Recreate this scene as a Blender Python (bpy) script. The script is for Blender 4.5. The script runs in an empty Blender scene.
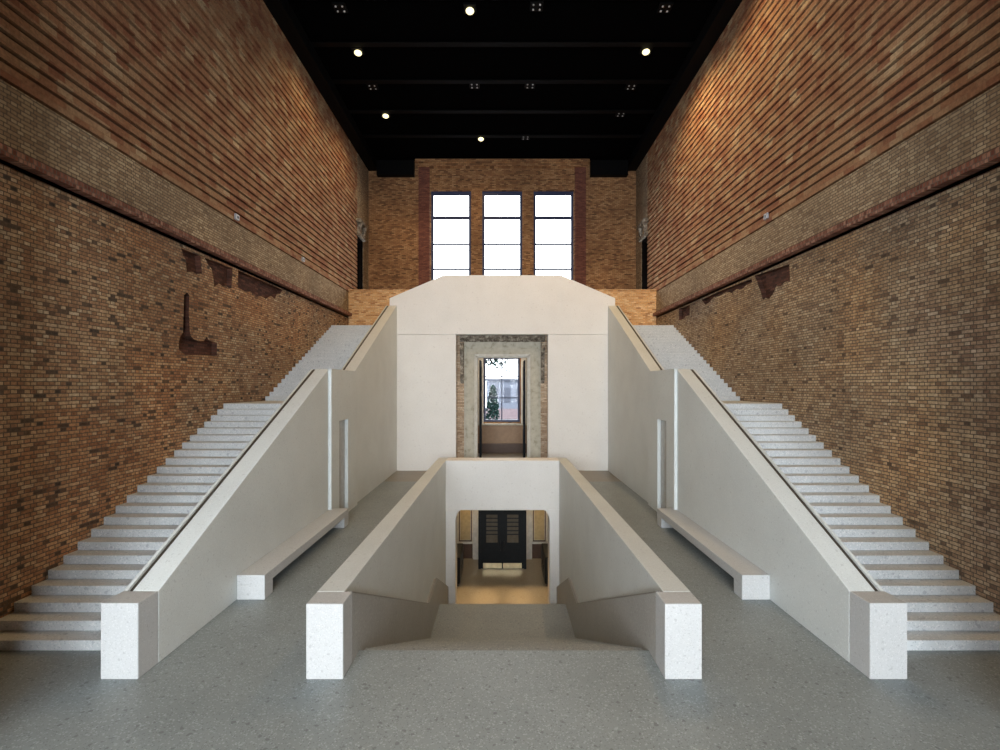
import bpy, bmesh, math, random
from mathutils import Vector
from mathutils.geometry import tessellate_polygon
random.seed(7)
S = bpy.context.scene
COL = S.collection

# ------------------------------------------------------------------ helpers
def link(o, parent=None):
    COL.objects.link(o)
    if parent is not None:
        o.parent = parent
        o.matrix_parent_inverse = parent.matrix_world.inverted()
    return o

def thing(name, label, cat, loc=(0, 0, 0), group=None):
    o = bpy.data.objects.new(name, None)
    o.empty_display_size = 0.2
    o.location = loc
    COL.objects.link(o)
    o['label'] = label; o['category'] = cat; o['kind'] = 'thing'
    if group: o['group'] = group
    bpy.context.view_layer.update()
    return o

def tag(o, label, cat, group=None):
    o['label'] = label; o['category'] = cat; o['kind'] = 'thing'
    if group: o['group'] = group
    return o

def struct(o, label=None, cat=None):
    o['kind'] = 'structure'
    if label: o['label'] = label
    if cat: o['category'] = cat
    return o

def finish(name, bm, mats, parent=None, smooth=False):
    me = bpy.data.meshes.new(name)
    bmesh.ops.recalc_face_normals(bm, faces=bm.faces[:])
    if smooth:
        for f in bm.faces: f.smooth = True
    bm.to_mesh(me); bm.free()
    for m in (mats if isinstance(mats, (list, tuple)) else [mats]):
        me.materials.append(m)
    return link(bpy.data.objects.new(name, me), parent)

def box(bm, x0, x1, y0, y1, z0, z1, bev=0.0, mi=0):
    if x0 > x1: x0, x1 = x1, x0
    if y0 > y1: y0, y1 = y1, y0
    if z0 > z1: z0, z1 = z1, z0
    vs = [bm.verts.new((x, y, z)) for x in (x0, x1) for y in (y0, y1) for z in (z0, z1)]
    fs = []
    for idx in ((0, 1, 3, 2), (4, 6, 7, 5), (0, 4, 5, 1), (2, 3, 7, 6), (0, 2, 6, 4), (1, 5, 7, 3)):
        f = bm.faces.new([vs[i] for i in idx]); f.material_index = mi; fs.append(f)
    if bev > 0:
        es = list({e for f in fs for e in f.edges})
        bmesh.ops.bevel(bm, geom=es, offset=bev, segments=1, affect='EDGES', profile=0.5)

def prism(bm, pts, a0, a1, axis='x', bev=0.0, mi=0):
    """polygon (two coordinates) extruded along an axis; axis x: (y,z), axis y: (x,z)"""
    def P(p, a):
        return (a, p[0], p[1]) if axis == 'x' else ((p[0], a, p[1]) if axis == 'y' else (p[0], p[1], a))
    A = [bm.verts.new(P(p, a0)) for p in pts]
    B = [bm.verts.new(P(p, a1)) for p in pts]
    n = len(pts); fs = []
    fs.append(bm.faces.new(A)); fs.append(bm.faces.new(B[::-1]))
    for i in range(n):
        fs.append(bm.faces.new((A[i], B[i], B[(i + 1) % n], A[(i + 1) % n])))
    for f in fs: f.material_index = mi
    if bev > 0:
        es = list({e for f in fs for e in f.edges})
        bmesh.ops.bevel(bm, geom=es, offset=bev, segments=1, affect='EDGES', profile=0.5)

def slab_with_holes(bm, outer, holes, a0, a1, axis, mi=0, hole_mi=None):
    """flat wall with real openings: front face at a0, back at a1, reveals in the holes"""
    loops = [outer] + holes
    def P(p, a):
        return (a, p[0], p[1]) if axis == 'x' else (p[0], a, p[1])
    flat = [p for l in loops for p in l]
    tris = tessellate_polygon([[Vector((p[0], p[1], 0)) for p in l] for l in loops])
    A = [bm.verts.new(P(p, a0)) for p in flat]
    B = [bm.verts.new(P(p, a1)) for p in flat]
    for t in tris:
        for V in (A, B):
            try:
                f = bm.faces.new([V[i] for i in t]); f.material_index = mi
            except ValueError: pass
    k = 0
    for li, l in enumerate(loops):
        n = len(l)
        for i in range(n):
            i0, i1 = k + i, k + (i + 1) % n
            f = bm.faces.new((A[i0], A[i1], B[i1], B[i0]))
            f.material_index = mi if (li == 0 or hole_mi is None) else hole_mi
        k += n

def cyl(bm, c, r, h, axis='z', seg=24, mi=0, r2=None):
    r2 = r if r2 is None else r2
    def P(a, rr, t):
        u, v = rr * math.cos(a), rr * math.sin(a)
        if axis == 'z': return (c[0] + u, c[1] + v, c[2] + t)
        if axis == 'y': return (c[0] + u, c[1] + t, c[2] + v)
        return (c[0] + t, c[1] + u, c[2] + v)
    A = [bm.verts.new(P(2 * math.pi * i / seg, r, 0)) for i in range(seg)]
    B = [bm.verts.new(P(2 * math.pi * i / seg, r2, h)) for i in range(seg)]
    f = bm.faces.new(A); f.material_index = mi
    f = bm.faces.new(B[::-1]); f.material_index = mi
    for i in range(seg):
        f = bm.faces.new((A[i], A[(i + 1) % seg], B[(i + 1) % seg], B[i])); f.material_index = mi

# ------------------------------------------------------------------ materials
def new_mat(name):
    m = bpy.data.materials.new(name); m.use_nodes = True
    nt = m.node_tree
    return m, nt, nt.nodes['Principled BSDF']

def N(nt, t, **kw):
    n = nt.nodes.new(t)
    for k, v in kw.items():
        setattr(n, k, v)
    return n

def ramp(nt, stops, interp='LINEAR'):
    r = N(nt, 'ShaderNodeValToRGB'); cr = r.color_ramp; cr.interpolation = interp
    while len(cr.elements) < len(stops): cr.elements.new(0.5)
    for e, (p, c) in zip(cr.elements, stops):
        e.position = p; e.color = (*c, 1)
    return r

def mixc(nt, mode, fac, a, b):
    m = N(nt, 'ShaderNodeMix', data_type='RGBA', blend_type=mode)
    for s, v in ((0, fac), (6, a), (7, b)):
        if hasattr(v, 'links') or hasattr(v, 'is_linked'): nt.links.new(v, m.inputs[s])
        elif isinstance(v, (int, float)): m.inputs[s].default_value = v
        else: m.inputs[s].default_value = (*v, 1)
    return m.outputs[2]

def pos(nt):
    return N(nt, 'ShaderNodeNewGeometry').outputs['Position']

def plain(name, col, rough=0.5, metal=0.0, spec=0.5):
    m, nt, b = new_mat(name)
    n = N(nt, 'ShaderNodeTexNoise'); n.inputs['Scale'].default_value = 6; n.inputs['Detail'].default_value = 4
    nt.links.new(pos(nt), n.inputs['Vector'])
    r = ramp(nt, [(0.3, tuple(c * 0.88 for c in col)), (0.7, tuple(min(1, c * 1.1) for c in col))])
    nt.links.new(n.outputs['Fac'], r.inputs['Fac'])
    nt.links.new(r.outputs['Color'], b.inputs['Base Color'])
    b.inputs['Roughness'].default_value = rough
    b.inputs['Metallic'].default_value = metal
    b.inputs['Specular IOR Level'].default_value = spec
    return m

def terrazzo(name, base, chips_dark, chips_light, rough=0.6, amount=0.06, scale=38, cloud=0.06, spec=0.4):
    """cement with small marble chips"""
    m, nt, b = new_mat(name)
    p = pos(nt)
    col = None
    n = N(nt, 'ShaderNodeTexNoise'); n.inputs['Scale'].default_value = 0.9; n.inputs['Detail'].default_value = 5
    nt.links.new(p, n.inputs['Vector'])
    r = ramp(nt, [(0.3, tuple(c * (1 - cloud) for c in base)), (0.7, tuple(min(1, c * (1 + cloud)) for c in base))])
    nt.links.new(n.outputs['Fac'], r.inputs['Fac'])
    col = r.outputs['Color']
    for (cc, sc, am) in ((chips_dark, scale, amount), (chips_light, scale * 0.72, amount * 1.3), (chips_dark, scale * 0.33, amount * 0.22)):
        v = N(nt, 'ShaderNodeTexVoronoi'); v.inputs['Scale'].default_value = sc
        nt.links.new(p, v.inputs['Vector'])
        sep = N(nt, 'ShaderNodeSeparateColor'); nt.links.new(v.outputs['Color'], sep.inputs['Color'])
        lt = N(nt, 'ShaderNodeMath', operation='LESS_THAN'); lt.inputs[1].default_value = am
        nt.links.new(sep.outputs[0], lt.inputs[0])
        mm = N(nt, 'ShaderNodeMath', operation='MULTIPLY'); mm.inputs[1].default_value = 0.75
        nt.links.new(lt.outputs[0], mm.inputs[0])
        col = mixc(nt, 'MIX', mm.outputs[0], col, cc)
    nt.links.new(col, b.inputs['Base Color'])
    b.inputs['Roughness'].default_value = rough
    b.inputs['Specular IOR Level'].default_value = spec
    return m

def brick(name, stops, axis='x', row=0.078, width=0.25, mortar=(0.2, 0.17, 0.13), msize=0.009, patch=None, bump=0.35, rough=0.9, wear=0.35, tint=None, squash=1.0):
    m, nt, b = new_mat(name)
    p = pos(nt)
    sep = N(nt, 'ShaderNodeSeparateXYZ'); nt.links.new(p, sep.inputs[0])
    cmb = N(nt, 'ShaderNodeCombineXYZ')
    nt.links.new(sep.outputs[1 if axis == 'x' else 0], cmb.inputs[0])
    nt.links.new(sep.outputs[2], cmb.inputs[1])
    wob = N(nt, 'ShaderNodeTexNoise'); wob.inputs['Scale'].default_value = 2.6; wob.inputs['Detail'].default_value = 5
    nt.links.new(cmb.outputs[0], wob.inputs['Vector'])
    wv = N(nt, 'ShaderNodeVectorMath', operation='SCALE'); wv.inputs['Scale'].default_value = 0.03
    nt.links.new(wob.outputs['Color'], wv.inputs[0])
    add = N(nt, 'ShaderNodeVectorMath', operation='ADD')
    nt.links.new(cmb.outputs[0], add.inputs[0]); nt.links.new(wv.outputs[0], add.inputs[1])
    br = N(nt, 'ShaderNodeTexBrick')
    br.offset = 0.5; br.squash = squash; br.squash_frequency = 2
    br.inputs['Scale'].default_value = 1.0
    br.inputs['Color1'].default_value = (0, 0, 0, 1); br.inputs['Color2'].default_value = (1, 1, 1, 1)
    br.inputs['Mortar'].default_value = (0.5, 0.5, 0.5, 1)
    br.inputs['Mortar Size'].default_value = msize; br.inputs['Mortar Smooth'].default_value = 0.2
    br.inputs['Bias'].default_value = 0.0
    br.inputs['Brick Width'].default_value = width; br.inputs['Row Height'].default_value = row
    nt.links.new(add.outputs[0], br.inputs['Vector'])
    r = ramp(nt, stops); nt.links.new(br.outputs['Color'], r.inputs['Fac'])
    col = r.outputs['Color']
    # broad patches of differently fired bricks
    n = N(nt, 'ShaderNodeTexNoise'); n.inputs['Scale'].default_value = 0.35; n.inputs['Detail'].default_value = 6; n.inputs['Roughness'].default_value = 0.6
    nt.links.new(p, n.inputs['Vector'])
    if patch:
        pr = ramp(nt, patch); nt.links.new(n.outputs['Fac'], pr.inputs['Fac'])
        col = mixc(nt, 'MULTIPLY', 1.0, col, pr.outputs['Color'])
    if tint:
        n3 = N(nt, 'ShaderNodeTexNoise'); n3.inputs['Scale'].default_value = 0.22; n3.inputs['Detail'].default_value = 3
        sh = N(nt, 'ShaderNodeVectorMath', operation='ADD'); sh.inputs[1].default_value = (17.3, 4.1, 9.7)
        nt.links.new(p, sh.inputs[0]); nt.links.new(sh.outputs[0], n3.inputs['Vector'])
        tr_ = ramp(nt, tint); nt.links.new(n3.outputs['Fac'], tr_.inputs['Fac'])
        col = mixc(nt, 'MULTIPLY', 1.0, col, tr_.outputs['Color'])
    n2 = N(nt, 'ShaderNodeTexNoise'); n2.inputs['Scale'].default_value = 17; n2.inputs['Detail'].default_value = 7; n2.inputs['Roughness'].default_value = .7
    nt.links.new(p, n2.inputs['Vector'])
    wr = ramp(nt, [(0.3, (1 - wear,) * 3), (0.7, (1 + wear * 0.6,) * 3)]); nt.links.new(n2.outputs['Fac'], wr.inputs['Fac'])
    col = mixc(nt, 'MULTIPLY', 1.0, col, wr.outputs['Color'])
    col = mixc(nt, 'MIX', br.outputs['Fac'], col, mortar)
    nt.links.new(col, b.inputs['Base Color'])
    b.inputs['Roughness'].default_value = rough
    b.inputs['Specular IOR Level'].default_value = 0.2
    bp = N(nt, 'ShaderNodeBump'); bp.inputs['Strength'].default_value = bump; bp.inputs['Distance'].default_value = 0.02
    inv = N(nt, 'ShaderNodeMath', operation='SUBTRACT'); inv.inputs[0].default_value = 1
    nt.links.new(br.outputs['Fac'], inv.inputs[1])
    ad = N(nt, 'ShaderNodeMath', operation='MULTIPLY_ADD'); ad.inputs[1].default_value = 0.6
    nt.links.new(n2.outputs['Fac'], ad.inputs[0]); nt.links.new(inv.outputs[0], ad.inputs[2])
    nt.links.new(ad.outputs[0], bp.inputs['Height'])
    nt.links.new(bp.outputs['Normal'], b.inputs['Normal'])
    return m

def mottled(name, stops, scale):
    m, nt, b = new_mat(name)
    n = N(nt, 'ShaderNodeTexNoise'); n.inputs['Scale'].default_value = scale; n.inputs['Detail'].default_value = 7; n.inputs['Roughness'].default_value = .65
    nt.links.new(pos(nt), n.inputs['Vector'])
    r = ramp(nt, stops); nt.links.new(n.outputs['Fac'], r.inputs['Fac'])
    nt.links.new(r.outputs['Color'], b.inputs['Base Color'])
    b.inputs['Roughness'].default_value = .95; b.inputs['Specular IOR Level'].default_value = .15
    bp = N(nt, 'ShaderNodeBump'); bp.inputs['Strength'].default_value = .5; bp.inputs['Distance'].default_value = .04
    nt.links.new(n.outputs['Fac'], bp.inputs['Height']); nt.links.new(bp.outputs['Normal'], b.inputs['Normal'])
    return m

def emit(name, col, strength):
    m, nt, b = new_mat(name)
    b.inputs['Base Color'].default_value = (*col, 1)
    b.inputs['Emission Color'].default_value = (*col, 1)
    b.inputs['Emission Strength'].default_value = strength
    return m

def glass(name, tint=(1, 1, 1)):
    m = bpy.data.materials.new(name); m.use_nodes = True
    nt = m.node_tree; nt.nodes.clear()
    out = N(nt, 'ShaderNodeOutputMaterial')
    tr = N(nt, 'ShaderNodeBsdfTransparent'); tr.inputs[0].default_value = (*tint, 1)
    gl = N(nt, 'ShaderNodeBsdfGlossy'); gl.inputs['Roughness'].default_value = 0.02
    mx = N(nt, 'ShaderNodeMixShader')
    fr = N(nt, 'ShaderNodeFresnel'); fr.inputs[0].default_value = 1.45
    fm = N(nt, 'ShaderNodeMath', operation='MULTIPLY'); fm.inputs[1].default_value = 0.12   # coated panes
    nt.links.new(fr.outputs[0], fm.inputs[0]); nt.links.new(fm.outputs[0], mx.inputs[0]); nt.links.new(tr.outputs[0], mx.inputs[1]); nt.links.new(gl.outputs[0], mx.inputs[2])
    nt.links.new(mx.outputs[0], out.inputs[0])
    return m

M = {}
M['white'] = terrazzo('pale_cast_stone', (0.605, 0.635, 0.625), (0.49, 0.51, 0.505), (0.67, 0.70, 0.69), rough=0.55, amount=0.06, scale=85, cloud=0.05)
M['post'] = terrazzo('pale_post_terrazzo', (0.475, 0.482, 0.482), (0.37, 0.374, 0.375), (0.545, 0.55, 0.55), rough=0.55, amount=0.08, scale=95, cloud=0.04)
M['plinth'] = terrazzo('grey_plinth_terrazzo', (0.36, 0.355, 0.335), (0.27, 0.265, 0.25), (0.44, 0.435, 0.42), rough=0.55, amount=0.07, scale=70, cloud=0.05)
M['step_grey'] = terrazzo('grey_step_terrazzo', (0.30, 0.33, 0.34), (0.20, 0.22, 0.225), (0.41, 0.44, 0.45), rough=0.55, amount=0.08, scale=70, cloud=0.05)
M['rail_grey'] = plain('dull_metal_rail', (0.26, 0.25, 0.23), 0.5, 0.0)
M['wall_white'] = terrazzo('pale_wall_panels', (0.77, 0.745, 0.71), (0.68, 0.65, 0.62), (0.80, 0.785, 0.76), rough=0.6, amount=0.05, scale=60, cloud=0.03)
M['step'] = terrazzo('step_terrazzo', (0.54, 0.565, 0.575), (0.36, 0.38, 0.41), (0.68, 0.68, 0.68), rough=0.55, amount=0.10, scale=60, cloud=0.05)
M['floor'] = terrazzo('grey_floor_terrazzo', (0.215, 0.24, 0.24), (0.125, 0.135, 0.14), (0.33, 0.36, 0.365), rough=0.45, amount=0.08, scale=75, cloud=0.07)
M['floor_brown'] = terrazzo('brown_floor_stone', (0.22, 0.195, 0.15), (0.16, 0.14, 0.11), (0.29, 0.26, 0.22), rough=0.4, amount=0.06, scale=60)
M['vest_floor'] = terrazzo('vestibule_floor_stone', (0.30, 0.265, 0.20), (0.22, 0.19, 0.14), (0.38, 0.35, 0.28), rough=0.3, amount=0.05, scale=40)
M['bronze'] = plain('dark_bronze', (0.055, 0.046, 0.036), 0.5, 0.2)
M['black_metal'] = plain('black_metal', (0.012, 0.013, 0.016), 0.35, 0.0)
M['ceil'] = plain('black_ceiling', (0.002, 0.002, 0.0022), 0.9, 0.0, 0.0)
M['beam'] = plain('black_steel_beam', (0.0018, 0.0018, 0.0022), 0.6, 0.0, 0.08)
M['frame'] = plain('dark_blue_window_metal', (0.02, 0.03, 0.085), 0.5)
M['door_dark'] = plain('black_door_leaf', (0.012, 0.015, 0.018), 0.5, 0.0, 0.25)
M['door_matt'] = plain('matt_black_leaf', (0.015, 0.018, 0.022), 0.9, 0.0, 0.05)
M['brass'] = plain('brass_plate', (0.75, 0.62, 0.38), 0.3, 0.9)
M['cream'] = plain('cream_plaster', (0.62, 0.57, 0.47), 0.8)
M['gold_panel'] = plain('ochre_panel', (0.50, 0.38, 0.20), 0.7)
M['brown_wood'] = plain('brown_wood', (0.34, 0.225, 0.14), 0.6)
M['dark_wood'] = plain('dark_wood', (0.09, 0.05, 0.032), 0.5)
M['stone'] = mottled('weathered_stone', [(0.3, (0.26, 0.235, 0.18)), (0.45, (0.46, 0.435, 0.36)), (0.7, (0.56, 0.535, 0.46))], 3.2)
M['stone_dark'] = mottled('sooted_stone', [(0.36, (0.07, 0.058, 0.045)), (0.5, (0.21, 0.18, 0.145)), (0.66, (0.48, 0.44, 0.37))], 5.5)
M['stone_white'] = plain('clean_stone_moulding', (0.62, 0.60, 0.55), 0.8)
M['dark'] = plain('painted_shade_lining', (0.006, 0.005, 0.0045), 0.95, 0.0, 0.0)
M['lens_off'] = plain('lamp_lens', (0.55, 0.55, 0.55), 0.2)
M['lens_on'] = emit('lit_lamp', (1.0, 0.88, 0.48), 1.7)
M['white_box'] = plain('white_plastic', (0.42, 0.42, 0.45), 0.5)
M['glass'] = glass('window_glass')
M['dark_glass'] = plain('dark_door_glass', (0.13, 0.115, 0.09), 0.06, 0.0, 0.9)  # base colour lightened to stand in for the stairs mirrored in it
M['door_grey'] = plain('grey_door_panel', (0.40, 0.40, 0.38), 0.25)

LOW = [(0.0, (0.055, 0.045, 0.038)), (0.05, (0.12, 0.085, 0.06)), (0.10, (0.24, 0.14, 0.085)), (0.4, (0.32, 0.195, 0.115)), (0.65, (0.36, 0.245, 0.15)), (0.88, (0.40, 0.295, 0.19)), (1.0, (0.46, 0.38, 0.27))]
PL = [(0.33, (0.84, 0.79, 0.75)), (0.5, (1.14, 1.10, 1.05)), (0.68, (1.42, 1.37, 1.28))]
TL = [(0.38, (1.12, 0.94, 0.80)), (0.5, (1.0, 1.0, 1.0)), (0.64, (0.95, 0.98, 1.05))]
M['brick_left'] = brick('old_brick_left', LOW, 'x', row=0.072, width=0.24, squash=.5, mortar=(0.11, 0.083, 0.062), msize=0.009, patch=PL, wear=.5, tint=TL, bump=.7)
LOWR = [(0.0, (0.08, 0.062, 0.05)), (0.03, (0.20, 0.14, 0.10)), (0.3, (0.30, 0.22, 0.152)), (0.65, (0.345, 0.272, 0.195)), (0.92, (0.385, 0.315, 0.232)), (1.0, (0.44, 0.385, 0.30))]
TR = [(0.36, (1.16, 0.98, 0.76)), (0.5, (1.02, 1.0, 0.95)), (0.62, (0.92, 0.90, 0.95))]
M['brick_right'] = brick('old_brick_right', LOWR, 'x', row=0.072, width=0.24, squash=.5, mortar=(0.095, 0.08, 0.064), msize=0.009, patch=PL, wear=.5, tint=TR, bump=.7)
BAND = [(0.0, (0.20, 0.145, 0.095)), (0.3, (0.27, 0.205, 0.14)), (0.7, (0.32, 0.255, 0.175)), (1.0, (0.38, 0.32, 0.23))]
M['brick_band'] = brick('plain_brick_band', BAND, 'x', row=0.072, width=0.24, squash=.5, mortar=(0.10, 0.08, 0.064), patch=PL, wear=.2)
RIB = [(0.0, (0.21, 0.09, 0.052)), (0.3, (0.265, 0.138, 0.078)), (0.65, (0.30, 0.18, 0.105)), (0.9, (0.33, 0.22, 0.135)), (1.0, (0.41, 0.31, 0.20))]
PR = [(0.33, (0.92, 0.86, 0.82)), (0.68, (1.2, 1.19, 1.16))]
M['brick_rib'] = brick('ribbed_hollow_brick', RIB, 'x', row=0.248, width=0.36, mortar=(0.20, 0.115, 0.07), msize=0.004, patch=PR, bump=0.15, wear=.38)
M['rib_groove'] = plain('raked_groove_mortar', (0.05, 0.022, 0.013), 0.95)
RED = [(0.0, (0.12, 0.045, 0.033)), (0.5, (0.21, 0.085, 0.06)), (1.0, (0.36, 0.21, 0.155))]
M['brick_ledge'] = brick('red_soldier_brick', RED, 'x', row=0.5, width=0.075, mortar=(0.14, 0.10, 0.08), patch=PR)
M['brick_hole'] = brick('dark_red_core_brick', [(0, (0.05, 0.024, 0.018)), (0.5, (0.095, 0.04, 0.028)), (1, (0.14, 0.062, 0.043))], 'x', mortar=(0.07, 0.04, 0.028), patch=PL, bump=0.8)
BACK = [(0.0, (0.12, 0.06, 0.03)), (0.3, (0.25, 0.125, 0.06)), (0.7, (0.31, 0.17, 0.082)), (1.0, (0.38, 0.23, 0.12))]
M['brick_back'] = brick('ochre_back_brick', BACK, 'y', mortar=(0.14, 0.085, 0.045), patch=PL)
M['brick_jamb'] = brick('red_pilaster_brick', [(0, (0.10, 0.036, 0.026)), (1, (0.19, 0.075, 0.05))], 'y', mortar=(0.12, 0.06, 0.05), patch=PL)
YEL = [(0.0, (0.38, 0.17, 0.065)), (0.25, (0.66, 0.35, 0.14)), (0.7, (0.76, 0.46, 0.21)), (1.0, (0.82, 0.57, 0.32))]
M['brick_new'] = brick('light_orange_brick', YEL, 'y', mortar=(0.48, 0.33, 0.2), patch=[(0.3, (0.85, 0.85, 0.85)), (0.7, (1.1, 1.1, 1.1))])

M['brick_portal'] = brick('pale_tan_portal_brick', [(0, (0.30, 0.20, 0.13)), (.5, (0.46, 0.34, 0.24)), (1, (0.58, 0.47, 0.36))], 'y', mortar=(0.36, 0.29, 0.22), patch=PL)

# ------------------------------------------------------------------ sizes (metres, camera stands over y = 0)
D = 7.08
W = 8.33            # half width of hall
ZC = 18.18          # ceiling
YB = 31.15          # back wall
YM = 24.56          # white wall
YR = -10.0           # rear wall behind the camera
PAR = 1.08          # post height

# ------------------------------------------------------------------ floor
bm = bmesh.new()
box(bm, -W - .3, W + .3, YR - .3, 7.859, -0.30, 0)
box(bm, -W - .3, -2.60, 7.859, 21.74, -0.30, 0)
box(bm, 2.60, W + .3, 7.859, 21.74, -0.30, 0)
box(bm, -W - .3, -2.60, 21.74, YB + .5, -0.30, 0, mi=1)
box(bm, 2.60, W + .3, 21.74, YB + .5, -0.30, 0, mi=1)
box(bm, -2.60, 2.60, 21.97, YB + .5, -0.30, 0, mi=1)
# saw-cut joints in the poured floor
struct(finish('floor', bm, [M['floor'], M['floor_brown']]))

# ------------------------------------------------------------------ side walls
ZL0, ZL1 = 7.92, 8.12       # projecting ledge
ZG = 9.24                   # groove under the ribbed field
YD0, YD1 = 28.75, 29.95     # upper doorways
ZDOOR = 12.8
HOLES_L = [
    [(12.95, 7.72), (13.77, 7.74), (13.84, 7.27), (13.6, 7.20), (13.4, 7.22), (13.17, 7.15), (13.13, 7.48), (13.02, 7.55)],
    [(13.97, 7.74), (15.41, 7.78), (15.36, 7.16), (15.2, 7.12), (15.05, 7.19), (14.88, 7.12), (14.65, 7.16), (14.43, 7.01), (14.38, 7.3), (14.3, 7.5), (14.1, 7.6)],
    [(15.75, 7.80), (18.95, 7.80), (18.7, 7.6), (18.45, 7.56), (18.28, 7.34), (17.95, 7.40), (17.6, 7.22), (17.23, 7.26), (16.9, 7.17), (16.5, 7.28), (16.18, 7.2), (15.71, 7.26)],
    [(13.06, 6.53), (13.18, 6.62), (13.28, 6.57), (13.26, 6.1), (13.30, 5.59), (13.36, 5.48), (13.46, 5.42), (13.70, 5.38), (13.93, 5.41), (14.05, 5.54), (14.2, 5.44), (14.57, 5.42), (14.57, 5.04), (13.1, 4.97), (12.85, 5.09), (12.85, 5.3), (12.89, 5.41), (13.01, 5.55), (13.04, 6.0)],
]
HOLES_R = [
    [(16.55, 7.80), (14.53, 7.70), (14.5, 7.19), (14.75, 7.23), (15.0, 7.15), (15.23, 7.21), (15.4, 7.0), (15.64, 6.88), (15.85, 6.95), (16.0, 6.91), (16.15, 7.2), (16.3, 7.43), (16.38, 7.6)],
    [(20.9, 7.75), (19.17, 7.80), (17.71, 7.76), (16.75, 7.74), (16.68, 7.63), (17.1, 7.60), (17.44, 7.52), (17.8, 7.60), (18.17, 7.54), (18.6, 7.66), (19.17, 7.62), (19.7, 7.66), (20.2, 7.52), (20.53, 7.49)],
    [(23.6, 7.80), (22.24, 7.76), (22.24, 7.29), (22.7, 7.34), (23.0, 7.24), (23.6, 7.25)],
]

def side_wall(name, s, holes, mlow):
    """one brick side wall; s = -1 left, +1 right"""
    x = s * W
    bm = bmesh.new()
    # lower field with ragged broken-out holes
    slab_with_holes(bm, [(YR, 0), (YB, 0), (YB, ZL0 - .09), (YR, ZL0 - .09)], holes, x, x + s * 0.16, 'x', 0, 3)
    box(bm, x + s * 0.16, x + s * 0.5, YR, YB, 0, ZL0, mi=3)
    # soldier course corbel behind the ledge line and plain band
    box(bm, x, x + s * 0.5, YR, YB, ZL0, ZG, mi=1)
    # recessed groove, then ribs
    box(bm, x + s * 0.085, x + s * 0.5, YR, YD0, ZG, ZC, mi=4)
    z = ZG + 0.055
    box(bm, x - s * 0.005, x + s * 0.1, YR, YD0, z, z + 0.24, mi=2)       # first tall plain course
    z += 0.24 + 0.07
    while z < ZC - 0.05:
        zt = min(z + 0.178, ZC)
        # each rib leans out a little at its foot
        pts = [(x + s * 0.018, zt), (x + s * 0.004, z + 0.012), (x + s * 0.0, z), (x + s * 0.1, z), (x + s * 0.1, zt)]
        prism(bm, pts, YR, YD0, 'y', mi=2)
        z += 0.248
    # around the upper doorway at the far end
    box(bm, x, x + s * 0.5, YD0, YD1, ZDOOR, ZC, mi=1)
    box(bm, x, x + s * 0.5, YD1, YB, ZG, ZC, mi=1)
    o = finish(name, bm, [mlow, M['brick_band'], M['brick_rib'], M['brick_hole'], M['rib_groove']])
    struct(o)
    # ledge
    bm = bmesh.new()
    prism(bm, [(x + s * .1, ZL1), (x - s * 0.17, ZL1 - .02), (x - s * 0.20, ZL1 - 0.05), (x - s * 0.20, ZL0), (x + s * .16, ZL0)], YR, 27.5, 'y', mi=0)
    prism(bm, [(x + s * .1, ZL1 + .05), (x - s * 0.04, ZL1 + .05), (x - s * 0.06, ZL1), (x + s * .1, ZL1)], YR, 27.0, 'y', mi=1)
    struct(finish('trim_1' if s < 0 else 'trim_2', bm, [M['brick_ledge'], M['brick_hole']]))
    # upper doorway: lintel, then reveal and passage with their shade painted near black
    bm = bmesh.new()
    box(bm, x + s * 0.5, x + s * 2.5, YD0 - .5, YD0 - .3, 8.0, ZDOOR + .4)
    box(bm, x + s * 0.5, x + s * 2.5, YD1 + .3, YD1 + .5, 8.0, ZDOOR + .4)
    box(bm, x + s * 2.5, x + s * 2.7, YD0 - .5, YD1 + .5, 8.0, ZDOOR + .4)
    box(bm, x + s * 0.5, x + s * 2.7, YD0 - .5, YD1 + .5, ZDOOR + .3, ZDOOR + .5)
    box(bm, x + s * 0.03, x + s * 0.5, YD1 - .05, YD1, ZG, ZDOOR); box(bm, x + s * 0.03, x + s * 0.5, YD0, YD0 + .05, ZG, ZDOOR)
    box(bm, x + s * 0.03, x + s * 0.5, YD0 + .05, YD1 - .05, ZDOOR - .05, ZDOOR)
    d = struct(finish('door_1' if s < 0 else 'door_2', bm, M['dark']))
    bm = bmesh.new()
    box(bm, x - s * 0.16, x + s * 0.05, YD0 - .12, YD1 + .12, ZDOOR, ZDOOR + 0.22, 0.02)
    box(bm, x - s * 0.24, x + s * 0.05, YD0 - .2, YD1 + .2, ZDOOR + .75, ZDOOR + 0.95, 0.02)
    for yy in (YD0 - .02, YD1 - .2):
        prism(bm, [(x, ZDOOR + .22), (x - s * .1, ZDOOR + .22), (x - s * .2, ZDOOR + .6), (x - s * .22, ZDOOR + .75), (x, ZDOOR + .75)], yy, yy + .22, 'y')
    finish('door_lintel', bm, M['stone_dark'], d)
    return o

side_wall('wall_left', -1, HOLES_L, M['brick_left'])
side_wall('wall_right', 1, HOLES_R, M['brick_right'])

# small white boxes fixed to the band
def wall_box(s, y, z, label):
    t = thing('alarm_box', label, 'alarm box', (s * W, y, z), 'small white boxes on the brick walls')
    bm = bmesh.new(); box(bm, s * W, s * (W - 0.07), y - .10, y + .10, z - .09, z + .09, 0.012)
    finish('housing', bm, M['white_box'], t)
    bm = bmesh.new(); cyl(bm, (s * (W - 0.07), y, z), 0.045, -s * 0.012, 'x', 16)
    finish('sounder', bm, M['black_metal'], t)
wall_box(-1, 15.6, 9.42, 'small white box on the left ribbed wall above the three ragged holes')
wall_box(-1, 20.8, 9.42, 'tiny white box farther along the left wall, nearer the back windows')
wall_box(1, 15.75, 9.50, 'small white box on the right wall above the broken brick patch')

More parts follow.
